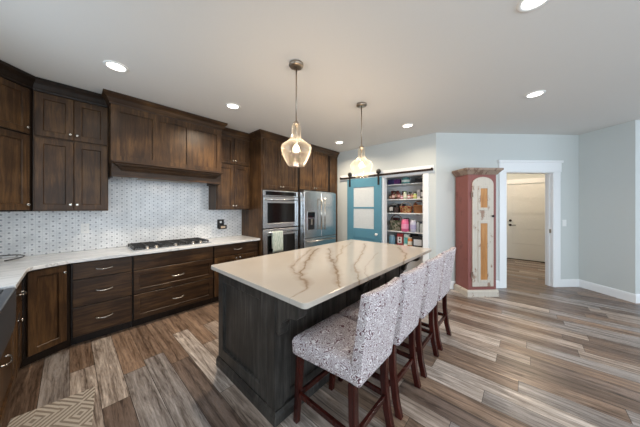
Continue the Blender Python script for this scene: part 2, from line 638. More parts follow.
# the angled wall with the doorway to the hall
L45, DO0, DO1, DOZ = 2.69, 1.285, 2.19, 2.092
m = MB(); m.box(0, 0, 0, DO0, .12, H); m.box(DO0, 0, DOZ, DO1, .12, H); m.box(DO1, 0, 0, L45 + .1, .12, H)
struct('wall_angled', m, M['paint'], loc=(P45[0], P45[1], 0), rot=-45)
c45 = at45(L45)
m = MB(); m.box(0, 0, 0, .723, .12, H)                    # returns towards the camera
struct('wall_right', m, M['paint'], loc=(c45[0], c45[1], 0), rot=-135)
oc = (c45[0] - .723 * D2, c45[1] - .723 * D2)
m = MB(); m.box(0.12, 0, 0, 3.5, .12, H)
struct('wall_far_right', m, M['paint'], loc=(oc[0], oc[1], 0), rot=-45)
m = MB(); m.box(8.2, -5, 0, 8.32, -3.6, H)
struct('wall_east', m, M['paint'])

# hall beyond the doorway
m = MB(); m.box(8.42, -.58, 0, 8.54, 1.2, H) ; m.box(8.42, -1.6, 0, 8.54, -.58, H)
struct('wall_hall_end', m, M['paint'])
m = MB(); m.box(5.6, 1.0, 0, 8.42, 1.12, H)
struct('wall_hall_left', m, M['paint'])
m = MB(); m.box(6.5, -1.6, 0, 8.42, -1.5, H)
struct('wall_hall_right', m, M['paint'])

# trims: door casing, pantry casing
CAS = dict(loc=(P45[0], P45[1], 0), rot=-45)
m = MB()
m.box(DO0 - .125, -.02, 0, DO0, 0, DOZ); m.box(DO1, -.02, 0, DO1 + .125, 0, DOZ)
m.box(DO0 - .135, -.028, DOZ, DO1 + .135, 0, DOZ + .165)
m.box(DO0 - .155, -.045, DOZ + .165, DO1 + .155, 0, DOZ + .205)
struct('trim_1', m, M['trim'], bevel=.003, **CAS)
m = MB(); m.box(DO0, -.012, 0, DO0 + .012, .13, DOZ); m.box(DO1 - .012, -.012, 0, DO1, .13, DOZ); m.box(DO0, -.012, DOZ - .012, DO1, .13, DOZ)
m.box(DO1 - .022, .05, 0, DO1 - .012, .09, DOZ - .012)
jm = struct('trim_2', m, M['trim'], bevel=.002, **CAS)
MB().box(DO1 - .0235, .02, .98, DO1 - .0115, .045, 1.05).build('strike_plate', M['pewter'], jm)
m = MB()
m.box(PX - .02, OP0 - .09, 0, PX, OP0, OPZ); m.box(PX - .02, OP1, 0, PX, OP1 + .08, OPZ)
m.box(PX - .024, OP0 - .18, OPZ, PX, 3.3, OPZ + .135)
struct('trim_3', m, M['trim'], bevel=.003)
m = MB(); m.box(PX - .01, OP0, 0, PX + .125, OP0 + .012, OPZ); m.box(PX - .01, OP1 - .012, 0, PX + .125, OP1, OPZ); m.box(PX - .01, OP0, OPZ - .012, PX + .125, OP1, OPZ)
struct('trim_4', m, M['trim'])

BB = [(0, 0), (.016, 0), (.016, .105), (.012, .128), (.006, .135), (0, .135)]
for nm, pts in (('baseboard_pantry', [(PX, OP0 - .09), P45, at45(DO0 - .125)]),
                ('baseboard_right', [at45(DO1 + .125), c45, oc, (oc[0] + 2.4 * D2, oc[1] - 2.4 * D2)])):
    m = MB(); m.sweep([tuple(p) for p in pts], BB); struct(nm, m, M['trim'])
m = MB(); m.sweep([(8.42, 1.0), (8.42, .5)], BB); struct('baseboard_hall', m, M['trim'])

# hall door: five horizontal panels
m = MB()
dy0, dy1, dz1 = -.50, .405, 2.085
m.xf = Matrix.Translation((8.38, dy1, 0)) @ Matrix.Rotation(R(-90), 4, 'Z')
wd = dy1 - dy0
edges = [.013, .45, .86, 1.27, 1.68, dz1 + .007]
m.box(0, .016, .02, wd, .035, dz1)
for xx in ((0, .11), (wd - .11, wd)): m.box(xx[0], 0, .02, xx[1], .0158, dz1)
for a, b in zip(edges[:-1], edges[1:]):
    m.box(.112, .001, a + .007, wd - .112, .0158, b - .007)
d1 = struct('door_1', m, M['door'])
m = MB(); m.xf = Matrix.Translation((8.38, dy1, 0)) @ Matrix.Rotation(R(-90), 4, 'Z')
m.lathe([(.032, 0), (.032, -.008), (.012, -.012), (.012, -.05)], 16, (.07, 0, .955), 'y')
m.tube([(.07, -.045, .955), (.10, -.05, .955), (.19, -.05, .955)], .009)
m.build('door_handle', M['bronze'], d1)
m = MB(); m.xf = Matrix.Translation((8.38, dy1, 0)) @ Matrix.Rotation(R(-90), 4, 'Z')
m.lathe([(.032, 0), (.032, -.02), (.014, -.026)], 16, (.07, 0, 1.08), 'y')
m.build('deadbolt', M['bronze'], d1)
m = MB(); m.box(8.39, dy1, 0, 8.42, dy1 + .09, dz1 + .02); m.box(8.39, dy0 - .09, 0, 8.42, dy0, dz1 + .02); m.box(8.385, dy0 - .1, dz1 + .02, 8.42, dy1 + .1, dz1 + .15)
t5 = struct('trim_5', m, M['trim'])
MB().box(8.355, dy0, .0005, 8.42, dy1, .018).build('threshold', M['bronze'], t5)

# tiled backsplash
m = MB(); m.box(LX + .001, W - .012, .917, 2.228, W - .001, 1.9)
struct('wall_backsplash', m, M['tile'])
m = MB(); m.box(0, -.012, .917, 1.0, -.001, 1.45)
struct('wall_backsplash_side', m, M['tile'], loc=(LX, W - 1.015, 0), rot=90)


# ---------------------------------------------------------------- hardware
def knob(parent, x, z, y=0.0, xf=None, mat='nickel'):
    m = MB()
    if xf: m.xf = xf
    m.lathe([(.008, 0), (.006, -.004), (.005, -.012), (.012, -.018), (.015, -.023), (.014, -.028), (.008, -.031)], 14, (x, y, z), 'y')
    return m.build('knob', M[mat], parent)


def pull(parent, x, z, y=0.0, L=.14, xf=None):
    m = MB()
    if xf: m.xf = xf
    pts = []
    for i in range(9):
        t = i / 8
        pts.append((x + (t - .5) * L, y - .018 - .016 * math.sin(PI * t), z - .010 * math.sin(PI * t) + .004))
    m.tube(pts, [.0065, .005, .0045, .0055, .006, .0055, .0045, .005, .0065], 8)
    for s in (-1, 1):
        m.lathe([(.009, 0), (.006, -.006), (.006, -.02)], 10, (x + s * L * .47, y, z + .004), 'y')
    return m.build('pull', M['nickel'], parent)


CROWN = [(0, H - .125), (.012, H - .125), (.014, H - .105), (.022, H - .095), (.04, H - .06), (.062, H - .035), (.07, H - .03), (.07, H - .004), (0, H - .004)]


def crown(parent, path, mat='alder_h'):
    m = MB(); m.sweep(path, CROWN); return m.build('crown_molding', M[mat], parent)


def door(parent, x0, z0, x1, z1, y=0., kn=None, xf=None, mat='alder', stile=.058):
    m = MB()
    if xf: m.xf = xf
    m.panel(x0, z0, x1, z1, y, .019, stile)
    d = m.build('door', M[mat], parent)
    if kn: knob(d, kn[0], kn[1], y, xf)
    return d


def drawer(parent, x0, z0, x1, z1, y=0., stile=None, handle=True, xf=None, mat='alder_h'):
    m = MB()
    if xf: m.xf = xf
    m.panel(x0, z0, x1, z1, y, .019, stile)
    d = m.build('drawer', M[mat], parent)
    if handle: pull(d, (x0 + x1) / 2, (z0 + z1) / 2, y, .14, xf)
    return d


# ---------------------------------------------------------------- base cabinets along the kitchen wall
FY = 3.455                     # door faces
CD = W - .006 - FY - .02       # carcass depth


def base(name, label, x0, x1, y=FY, loc_z=0):
    t = thing(name, label, 'cabinet', (x0, y, 0))
    w_ = x1 - x0
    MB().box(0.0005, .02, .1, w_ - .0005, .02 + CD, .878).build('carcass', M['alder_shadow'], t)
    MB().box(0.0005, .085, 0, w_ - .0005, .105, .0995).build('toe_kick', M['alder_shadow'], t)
    return t


t = base('drawer_cabinet', 'dark stained base cabinet with three slab drawers left of the cooktop', 0.012, .505)
w_ = .493
for z0, z1 in ((.70, .868), (.412, .69), (.105, .402)):
    drawer(t, .012, z0, w_ - .008, z1)
t = base('cooktop_cabinet', 'wide dark base cabinet with deep panelled drawers directly under the gas cooktop', .507, 1.447)
w_ = .94
drawer(t, .008, .70, w_ - .008, .868, handle=False)
drawer(t, .008, .412, w_ - .008, .69, stile=.055)
drawer(t, .008, .105, w_ - .008, .402, stile=.055)
t = base('base_cabinet', 'dark base cabinet with one drawer over two doors between cooktop and wall ovens', 1.449, 2.228)
w_ = .779
drawer(t, .008, .70, w_ - .03, .868)
door(t, .008, .105, w_ / 2 - .013, .69, kn=(w_ / 2 - .045, .64))
door(t, w_ / 2 - .009, .105, w_ - .03, .69, kn=(w_ / 2 + .025, .64))

# diagonal corner base cabinet
t = thing('corner_base_cabinet', 'dark base cabinet with one tall door set diagonally in the counter corner', 'cabinet', (0, 0, 0))
A0, A1 = Vector((-.262, 3.30)), Vector((.010, 3.457))
da = (A1 - A0); la = da.length; aa = math.atan2(da.y, da.x); da.normalize(); na = Vector((-da.y, da.x))
b0 = A0 + na * .02; b1 = A1 + na * .02
MB().prism([tuple(b0), (.0095, b1.y), (.0095, W - .016), (LX + .015, W - .016), (LX + .015, 3.305), (b0.x, 3.305)], 'z', .1, .878).build('carcass', M['alder_shadow'], t)
k0 = A0 + na * .09; k1 = A1 + na * .09
MB().prism([tuple(k0), (.0095, k1.y), (.0095, k1.y + .03), (k0.x, k0.y + .03)], 'z', 0, .0995).build('toe_kick', M['alder_shadow'], t)
xfd = Matrix.Translation((A0.x, A0.y, 0)) @ Matrix.Rotation(aa, 4, 'Z')
door(t, .014, .105, la - .03, .868, kn=(la - .055, .80), xf=xfd)

# run under the sink, facing +x
SXF = -.28


def side_base(name, label, y0, y1, z1=.878):
    t = thing(name, label, 'cabinet', (SXF, y0, 0), 90)
    w_ = y1 - y0
    MB().box(.0005, .02, .1, w_ - .0005, .58, z1).build('carcass', M['alder_shadow'], t)
    MB().box(.0005, .085, 0, w_ - .0005, .105, .0995).build('toe_kick', M['alder_shadow'], t)
    return t, w_


t, w_ = side_base('narrow_cabinet', 'narrow dark base cabinet with drawer and door between sink and corner', 2.97, 3.298)
d = drawer(t, .01, .64, w_ - .01, .868, handle=False)
pull(d, w_ / 2 + .01, .725, 0, .11)
door(t, .01, .105, w_ - .01, .63, kn=(.05, .54))
t, w_ = side_base('sink_cabinet', 'dark base cabinet under the apron sink at the left edge', 1.62, 2.968, .62)
MB().box(.0005, .02, .62, .10, .58, .878).build('side_filler', M['alder_shadow'], t)
MB().box(1.0, .02, .62, w_ - .0005, .58, .878).build('side_filler', M['alder_shadow'], t)
d = door(t, .01, .105, .66, .60); pull(d, .35, .50, 0, .13)
d = door(t, .666, .105, 1.33, .60); pull(d, .80, .485, 0, .15)

# apron sink
SY0, SY1 = 1.735, 2.605
t = thing('apron_sink', 'dark grey farmhouse sink with rounded apron set into the counter end', 'sink', (SXF, SY0, 0), 90)
sw = SY1 - SY0
pr_ = [(0, .905)]
for i in range(7):
    a = R(180 + i * 15); pr_.append((.13 + .13 * math.cos(a), .765 + .13 * math.sin(a)))
for i in range(7):
    a = R(270 + i * 15); pr_.append((sw - .13 + .13 * math.cos(a), .765 + .13 * math.sin(a)))
pr_.append((sw, .905))
MB().prism(pr_, 'y', -.035, .016).build('apron', M['sinkstone'], t, .012, 3)
m = MB()
m.box(.004, .018, .63, sw - .004, .05, .905); m.box(.004, .46, .63, sw - .004, .49, .905)
m.box(.004, .05, .63, .034, .46, .905); m.box(sw - .034, .05, .63, sw - .004, .46, .905); m.box(.034, .05, .63, sw - .034, .46, .655)
m.build('basin', M['sinkstone'], t)

# perimeter worktop, one slab
m = MB()
poly = [(2.229, W - .014), (2.229, 3.42), (.0, 3.42), (-.222, 3.303), (-.242, 3.27), (-.247, 3.22), (-.247, 2.612), (-.79, 2.612), (-.79, 1.73), (-.247, 1.73), (-.247, 1.62), (LX + .014, 1.62), (LX + .014, W - .014)]
m.prism(poly, 'z', .881, .915)
tag(m.build('worktop', M['quartz'], None, .004), 'white veined quartz worktop running along the tiled wall and round to the sink', 'worktop')

# ---------------------------------------------------------------- wall cabinets
UY = 3.735
UD = W - .004 - UY - .02


def upper(name, label, x0, x1, y=UY):
    t = thing(name, label, 'cabinet', (x0, y, 0))
    w_ = x1 - x0
    MB().box(.0005, .02, 1.41, w_ - .0005, (W - .014) - y, H - .03).build('carcass', M['alder'], t)
    return t, w_


def upper_doors(t, a, b, zs, y=0.):
    mid = (a + b) / 2
    (l0, l1), (u0, u1) = zs
    door(t, a, l0, mid - .002, l1, y, kn=(mid - .026, l0 + .055))
    door(t, mid + .002, l0, b, l1, y, kn=(mid + .026, l0 + .055))
    door(t, a, u0, mid - .002, u1, y, kn=(mid - .026, u0 + .055))
    door(t, mid + .002, u0, b, u1, y, kn=(mid + .026, u0 + .055))


ZS = ((1.425, 2.175), (2.195, 2.645))
t, w_ = upper('wall_cabinet', 'dark four door wall cabinet left of the wooden range hood', -.252, .318)
upper_doors(t, .01, w_ - .008, ZS)
crown(t, [(0, .015), (w_, .015)], 'alder_shadow')  # left crown takes the shaded alder copy
t, w_ = upper('wall_cabinet', 'lighter brown four door wall cabinet between the range hood and the ovens', 1.612, 2.228)
upper_doors(t, .015, w_ - .03, ZS)
crown(t, [(0, .015), (w_, .015)])

# diagonal corner wall cabinet
t = thing('corner_wall_cabinet', 'dark wall cabinet set diagonally across the corner at the left edge', 'cabinet')
q0 = Vector((-.535, 3.452)); q1 = Vector((-.2545, 3.7325)); nq = Vector((-D2, D2))
e0, e1 = q0 + nq * .02, q1 + nq * .02
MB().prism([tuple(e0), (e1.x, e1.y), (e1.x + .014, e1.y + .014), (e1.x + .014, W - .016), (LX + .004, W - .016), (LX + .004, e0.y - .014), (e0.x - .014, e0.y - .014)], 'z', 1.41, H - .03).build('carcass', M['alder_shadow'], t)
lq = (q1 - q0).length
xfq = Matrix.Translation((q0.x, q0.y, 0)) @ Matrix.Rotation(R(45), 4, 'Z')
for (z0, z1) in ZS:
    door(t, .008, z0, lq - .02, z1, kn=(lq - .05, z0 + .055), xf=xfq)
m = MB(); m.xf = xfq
m.sweep([(0, .015), (lq + .0, .015)], CROWN); m.build('crown_molding', M['alder_shadow'], t)  # corner crown in the shaded alder copy too

# ---------------------------------------------------------------- wooden range hood
t = thing('range_hood', 'large wooden range hood with three framed panels above the cooktop', 'range hood', (.322, 3.555, 0))
w_ = 1.286
hd = W - .014 - 3.555
MB().box(0, .02, 1.985, w_, hd, H - .03).build('body', M['alder'], t)
m = MB()
m.box(.005, .0165, 2.0, w_ - .005, .0195, 2.655)
for a, b in ((0, .08), (.40, .478), (.797, .884), (1.216, w_)): m.box(a, 0, 2.0, b, .0195, 2.68)
for a, b in ((.08, .40), (.478, .797), (.884, 1.216)):
    m.box(a, 0, 2.0, b, .0195, 2.058); m.box(a, 0, 2.58, b, .0195, 2.68)
m.build('front_panel', M['alder'], t)
crown(t, [(-.0, hd), (0, .005), (w_, .005), (w_, hd - .33)])
# shelf moulding and the valance below it
LEDGE = [(0, 1.885), (.012, 1.885), (.018, 1.90), (.035, 1.912), (.042, 1.93), (.07, 1.945), (.075, 1.962), (.10, 1.970), (.10, 1.990), (0, 1.990)]
m = MB(); m.sweep([(.105, -.0005), (.105, -.001), (w_ - .105, -.001), (w_ - .105, -.0005)], LEDGE)
m.build('ledge_molding', M['alder_h'], t)
m = MB(); m.box(.006, .0, 1.815, w_ - .006, .045, 1.9845); m.box(.006, .045, 1.815, .026, hd, 1.984); m.box(w_ - .026, .045, 1.815, w_ - .006, hd, 1.984)
m.build('valance', M['alder_h'], t, .002)
m = MB(); m.box(.22, .10, 1.835, w_ - .22, hd - .06, 1.86)
ins = m.build('vent_insert', M['steel'], t, .003)
m = MB()
for k in range(14):
    y0 = .15 + k * .02
    m.box(.30, y0, 1.829, w_ - .30, y0 + .008, 1.8345)
m.build('filter_slats', M['pewter'], ins)
MB().box(.26, .112, 1.828, w_ - .26, .142, 1.8345).build('lamp_strip', M['hood_lamp'], ins)
area('hood_lamp_light', (.322 + w_ / 2, 3.73, 1.822), (0, 0, 0), .9, .10, .4, (.88, .94, 1))

# ---------------------------------------------------------------- oven cabinet, ovens
TY = 3.385
TD = W - .006 - TY
t = thing('oven_cabinet', 'tall brown cabinet with two doors above the double wall ovens', 'cabinet', (2.232, TY, 0))
w_ = .849
m = MB(); m.box(0, .02, 0, .02, TD, H - .03); m.box(w_ - .02, .02, 0, w_, TD, H - .03); m.box(.02, TD - .01, .4, w_ - .02, TD, 1.78)
m.box(.02, .02, .10, w_ - .02, TD, .40); m.box(.02, .02, 1.765, w_ - .02, TD, H - .03)
m.build('carcass', M['alder'], t)
MB().box(.02, .07, 0, w_ - .02, .09, .0995).build('toe_kick', M['alder_shadow'], t)
drawer(t, .012, .11, w_ - .012, .39, stile=.055)
door(t, .045, 1.785, w_ / 2 - .002, 2.69, kn=(w_ / 2 - .03, 1.83))
door(t, w_ / 2 + .002, 1.785, w_ - .012, 2.69, kn=(w_ / 2 + .03, 1.83))
crown(t, [(0, TD), (0, .015), (w_, .015)])

t = thing('double_oven', 'stainless steel double wall oven with black glass doors', 'oven', (2.254, TY, 0))
w_ = .806
MB().box(.0, .022, .41, w_, .56, 1.755).build('body', M['black'], t)
m = MB(); m.box(0, -.012, 1.655, w_, .021, 1.753); cp = m.build('control_panel', M['steel'], t, .003)
MB().box(.05, -.0145, 1.668, w_ - .05, -.0115, 1.738).build('display', M['blackgloss'], cp)
for z0, z1 in ((1.085, 1.645), (.415, 1.06)):
    m = MB()
    m.panel(0, z0, w_, z1, -.022, .043, .075, .004)
    dd = m.build('oven_door', M['steel'], t)
    MB().box(.085, -.0205, z0 + .085, w_ - .085, -.0165, z1 - .115).build('glass', M['blackgloss'], dd)
    m = MB()
    m.tube([(.05, -.068, z1 - .055), (w_ - .05, -.068, z1 - .055)], .012, 10)
    for xx in (.08, w_ - .08): m.tube([(xx, -.0225, z1 - .055), (xx, -.066, z1 - .055)], .008, 8)
    m.build('handle', M['steel'], dd)
# towel over the lower handle
m = MB()
n = 10
rings = []
prof = [(-.0555, .72), (-.0535, .85), (-.0535, .98)]
for i in range(9):
    a = R(0 + i * 22.5); prof.append((-.068 + .0145 * math.cos(a), 1.005 + .0145 * math.sin(a)))
prof += [(-.083, .96), (-.086, .85), (-.088, .70), (-.087, .655)]
back = [(y + (.003 if i < 3 else -.003 * math.cos(R((i - 3) * 22.5)) if i < 12 else -.0) + 0, z) for i, (y, z) in enumerate(prof)]
x0, x1 = .15, .375
for k in range(n + 1):
    xx = x0 + (x1 - x0) * k / n
    rings.append([(xx, y + (-.005 * math.sin(k * 1.9) * (1.006 - z) / .3 if z < 1.0 and y < -.07 else 0), z) for y, z in prof])
vs = [p for r in rings for p in r]; q = len(prof)
m.add(vs, [(k * q + i, k * q + i + 1, (k + 1) * q + i + 1, (k + 1) * q + i) for k in range(n) for i in range(q - 1)], True)
tt = NT('towel_cloth')
ff = tt.noise(tt.coords((1, 1, 1)), 120, 3)
st = tt.math('GREATER_THAN', tt.math('SINE', tt.math('MULTIPLY', tt.noise(tt.coords((1, 0, .1)), 30, 1), 40)), .4)
tt.bump(ff, .4, .002)
M['towel'] = tt.set(tt.mix(st, lin((214, 222, 212)), lin((180, 198, 184))), .95, 0, .1)
o = m.build('towel', M['towel'])
o.location = (2.256, TY, 0)
sm = o.modifiers.new('thick', 'SOLIDIFY'); sm.thickness = .004; sm.offset = 0
tag(o, 'pale green and white dish towel folded over the lower oven handle', 'towel')

# ---------------------------------------------------------------- fridge and its cabinet
t = thing('fridge_cabinet', 'brown cabinet with two doors and a side panel over the refrigerator', 'cabinet', (3.085, TY, 0))
w_ = PX - .006 - 3.085
m = MB(); m.box(0, .02, 1.80, w_, TD, H - .03); m.box(1.012, .02, 0, w_, TD, 1.80)
m.build('carcass', M['alder_shadow'], t)
door(t, .04, 1.82, .475, 2.69, kn=(.445, 1.865))
door(t, .479, 1.82, .925, 2.69, kn=(.51, 1.865))
m = MB(); m.panel(1.012, .12, w_ - .012, 2.69, 0, .019, .055); m.build('end_panel', M['alder'], t)
crown(t, [(0, .015), (w_ + .0, .015)])

t = thing('refrigerator', 'stainless steel french door refrigerator with dispenser and bottom freezer', 'refrigerator', (3.089, 3.215, 0))
w_ = 1.0
MB().box(.004, .065, .03, w_ - .004, .80, 1.765).build('body', M['steel'], t, .004)
MB().box(.02, .09, 0, w_ - .02, .72, .0295).build('plinth', M['black'], t)
MB().box(.02, .03, 1.7655, w_ - .02, .25, 1.785).build('hinge_cover', M['steel'], t, .003)
mid = w_ / 2
for a, b, side in ((0, mid - .003, 1), (mid + .003, w_, -1)):
    dd = MB().box(a, 0, .835, b, .06, 1.765).build('door', M['steel'], t, .01, 3)
    hx = b - .05 if side == 1 else a + .05
    m = MB(); m.tube([(hx, -.055, .98), (hx, -.055, 1.64)], .012, 10)
    for zz in (1.01, 1.61): m.tube([(hx, 0, zz), (hx, -.055, zz)], .009, 8)
    m.build('handle', M['nickel'], dd)
    if side == 1:
        m = MB(); m.box(.075, -.006, .975, .305, .0, 1.37); m.build('dispenser_frame', M['steel'], dd, .004)
        m = MB(); m.box(.088, -.009, 1.24, .292, -.0065, 1.355); m.build('dispenser_display', M['blackgloss'], dd)
        m = MB(); m.box(.10, -.009, 1.0, .28, -.0065, 1.23); dz = m.build('dispenser_niche', M['black'], dd)
        MB().box(.10, -.03, .992, .28, -.0095, 1.005).build('drip_tray', M['steel'], dz, .002)
        MB().box(.17, -.022, 1.10, .21, -.0095, 1.22).build('paddle', M['pewter'], dz, .003)
for z0, z1 in ((.48, .826), (.06, .472)):
    dd = MB().box(0, 0, z0, w_, .06, z1).build('freezer_drawer', M['steel'], t, .01, 3)
    m = MB(); m.tube([(.09, -.055, z1 - .06), (w_ - .09, -.055, z1 - .06)], .012, 10)
    for xx in (.13, w_ - .13): m.tube([(xx, 0, z1 - .06), (xx, -.055, z1 - .06)], .009, 8)
    m.build('handle', M['nickel'], dd)

# ---------------------------------------------------------------- cooktop
t = thing('gas_cooktop', 'stainless gas cooktop with black grates set into the quartz worktop', 'cooktop', (.522, 3.505, .9155))
cw, cd = .92, .52
MB().box(0, 0, 0, cw, cd, .012).build('pan', M['steel'], t, .004)
for k in range(3):
    x0 = .012 + k * .302; x1 = x0 + .290
    y0, y1 = (.02 if k != 1 else .12), cd - .015
    if k != 1: y0 = .085
    m = MB()
    z0, z1 = .028, .042
    b = .012
    m.box(x0, y0, z0, x1, y0 + b, z1); m.box(x0, y1 - b, z0, x1, y1, z1); m.box(x0, y0 + b, z0, x0 + b, y1 - b, z1); m.box(x1 - b, y0 + b, z0, x1, y1 - b, z1)
    for j in range(1, 5):
        yy = y0 + (y1 - y0) * j / 5
        m.box(x0 + b, yy - b / 2, z0, x1 - b, yy + b / 2, z1)
    m.box((x0 + x1) / 2 - b / 2, y0 + b, z0 + .001, (x0 + x1) / 2 + b / 2, y1 - b, z1 - .001)
    for (xx, yy) in ((x0, y0), (x1 - b, y0), (x0, y1 - b), (x1 - b, y1 - b)):
        m.box(xx, yy, .0125, xx + b, yy + b, z0)
    m.build('grate', M['black'], t, .002)
for (bx, by, r) in ((.157, .19, .045), (.157, .40, .04), (.459, .31, .06), (.763, .19, .04), (.763, .40, .045)):
    m = MB(); m.lathe([(r, .0125), (r, .019), (r * .8, .022), (r * .75, .026), (.002, .027)], 20, (bx, by, 0)); m.build('burner', M['black'], t)
for kx in (.14, .235, .455, .675, .775):
    m = MB(); m.lathe([(.024, .0125), (.022, .018), (.018, .020), (.017, .042), (.013, .045), (.001, .045)], 18, (kx, .045, 0)); m.build('control_knob', M['nickel'], t)

# ---------------------------------------------------------------- island
IX0, IX1, IY0, IY1 = .925, 3.06, 1.245, 2.095
t = thing('kitchen_island', 'dark alder kitchen island base with panelled end and corbels', 'kitchen island', (IX0, IY1, 0), -90)
iw, il = IY1 - IY0, IX1 - IX0            # local x to -y (0..iw), local y to +x
MB().box(.012, .02, .0, iw - .012, il - .012, .879).build('carcass', M['island'], t)
m = MB(); m.panel(0, .09, iw - .09, .872, -.004, .024, .085, .02); m.build('end_panel', M['island'], t)
# corner post on the seating side
m = MB(); m.box(iw - .088, -.006, .0, iw + .004, .08, .878); m.build('corner_post', M['island'], t, .003)
# seating-side panels (face +x local)
m = MB()
m.xf = Matrix.Translation((iw, .08, 0)) @ Matrix.Rotation(R(90), 4, 'Z')
n = 5
pwid = (il - .14) / n
for i in range(n):
    m.panel(i * pwid, .11, (i + 1) * pwid - .001, .87, -.002, .012, .05, .009)
m.build('back_panel', M['island'], t)
m = MB(); m.box(iw - .088, il - .06, 0, iw + .004, il, .878); m.build('corner_post', M['island'], t, .003)
BM = [(-.01, .0), (.018, 0), (.018, .05), (.012, .07), (.008, .085), (-.01, .085)]
m = MB(); m.sweep([(-.0, il), (-.0, -.0), (iw + .004, -.0), (iw + .004, il)][::1], BM)
m.build('base_molding', M['island'], t)
# scroll corbels under the overhang
cor = [(0, .62), (.03, .60), (.045, .62), (.05, .66), (.07, .70), (.11, .735), (.155, .755), (.20, .76), (.225, .78), (.23, .82), (.23, .878), (0, .878)]
for ly in (.0, 1.03, il - .075):
    m = MB(); m.prism([(iw + .005 + a, z) for a, z in cor], 'y', ly, ly + .07) ; m.build('corbel', M['island'], t, .004)
# working side facing the cooktop: doors and drawers
xfl = Matrix.Translation((0.0, il - .01, 0)) @ Matrix.Rotation(R(-90), 4, 'Z')
cwid = (il - .04) / 3
for i in range(3):
    a = .01 + i * cwid; b = a + cwid - .006
    drawer(t, a, .70, b, .868, -.012, xf=xfl, mat='island')
    door(t, a, .115, (a + b) / 2 - .002, .69, -.012, kn=((a + b) / 2 - .03, .64), xf=xfl, mat='island')
    door(t, (a + b) / 2 + .002, .115, b, .69, -.012, kn=((a + b) / 2 + .03, .64), xf=xfl, mat='island')

rr = .03
x0, x1, y0, y1 = .874, 3.172, .905, 2.168
pts = []
for cx, cy, a0 in ((x1 - rr, y1 - rr, 0), (x0 + rr, y1 - rr, 90), (x0 + rr, y0 + rr, 180), (x1 - rr, y0 + rr, 270)):
    for i in range(6):
        a = R(a0 + i * 18); pts.append((cx + rr * math.cos(a), cy + rr * math.sin(a)))
m = MB(); m.prism(pts, 'z', .88, .915)
tag(m.build('island_worktop', M['quartz_island'], None, .005, 3), 'cream quartz island worktop with bold gold brown veins', 'worktop')


# ---------------------------------------------------------------- counter stools
def make_stool():
    t = thing('counter_stool', 'x', 'stool')
    # seat cushion: tapered, slightly crowned
    def sring(z, g, fy=0):
        hw0, hw1 = 0.196 - g, .242 - g
        yb, yf = -.22 + g * .3, .243 - g
        out = []
        N = 6
        crn = .03
        for (cx, cy, a0) in ((hw1 - crn, yf - crn, 0), (-hw1 + crn, yf - crn, 90), (-hw0 + crn * .5, yb + crn * .5, 180), (hw0 - crn * .5, yb + crn * .5, 270)):
            rr_ = crn if cy > 0 else crn * .5
            for i in range(N):
                a = R(a0 + i * 90 / (N - 1)); out.append((cx + rr_ * math.cos(a), cy + rr_ * math.sin(a), z))
        return out
    m = MB(); m.loft([sring(.495, .004), sring(.50, 0), sring(.575, -.003), sring(.592, .004), sring(.604, .022), sring(.609, .06)], True)
    m.build('seat', M['fabric'], t)
    # upholstered back, leaning and slightly bowed, continuing down to the seat bottom
    def bring(z):
        u = (z - .50) / .51
        yc = -.218 - .078 * u
        th = .072 - .018 * u
        hw = .196 + .008 * u
        out = []
        nn = 8
        for i in range(nn + 1):
            x_ = -hw + 2 * hw * i / nn
            out.append((x_, yc - th / 2 - .018 * (1 - (x_ / hw) ** 2) * u, z))
        for i in range(nn + 1):
            x_ = hw - 2 * hw * i / nn
            out.append((x_, yc + th / 2 - .018 * (1 - (x_ / hw) ** 2) * u, z))
        return out
    zs = [.492, .55, .62, .70, .78, .86, .93, .975, .992]
    rings = [bring(z) for z in zs]
    top = bring(1.002)
    cy = sum(p[1] for p in top) / len(top)
    rings.append([(p[0] * .955, cy + (p[1] - cy) * .6, 1.004) for p in top])
    m = MB(); m.loft(rings, False); b_ = m.build('backrest', M['fabric'], t, .008, 3)
    for f in b_.data.polygons: f.use_smooth = True
    for sx in (-1, 1):
        m = MB(); m.bar((sx * .19, .205, .494), (sx * .186, .248, 0), .042, .042, .034, .034); m.build('leg', M['cherry'], t, .003)
        m = MB()
        m.loft([[(sx * .182 + a * .021, yc + b * .021, z) for a, b in ((-1, -1), (1, -1), (1, 1), (-1, 1))] for z, yc in ((.491, -.205), (.30, -.208), (.12, -.228), (0, -.255))])
        m.build('leg', M['cherry'], t, .003)
        m = MB(); m.loft([[(sx * .190 + a * .011, y, .205 + b * .016) for a, b in ((-1, -1), (1, -1), (1, 1), (-1, 1))] for y in (-.198, .208)])
        m.build('stretcher', M['cherry'], t, .002)
    for y, z, hw in ((.224, .20, .175), (-.217, .21, .163)):
        MB().box(-hw, y - .011, z - .016, hw, y + .011, z + .016).build('stretcher', M['cherry'], t, .002)
    return t


stools = [('scroll patterned counter stool nearest the camera with its whole seat showing', 1.222, .905, 0),
          ('scroll patterned counter stool second from the camera at the island', 1.716, .905, 0),
          ('scroll patterned counter stool third from the camera at the island', 2.231, .905, 0),
          ('scroll patterned counter stool farthest from the camera beside the red cabinet', 2.727, .905, 0)]
st0 = make_stool()
for i, (lb, x, y, rz) in enumerate(stools):
    o = st0 if i == 0 else copy_tree(st0)
    o.location = (x, y, 0); o.rotation_euler = (0, 0, R(rz))
    o['label'] = lb; o['group'] = 'counter stools along the island'

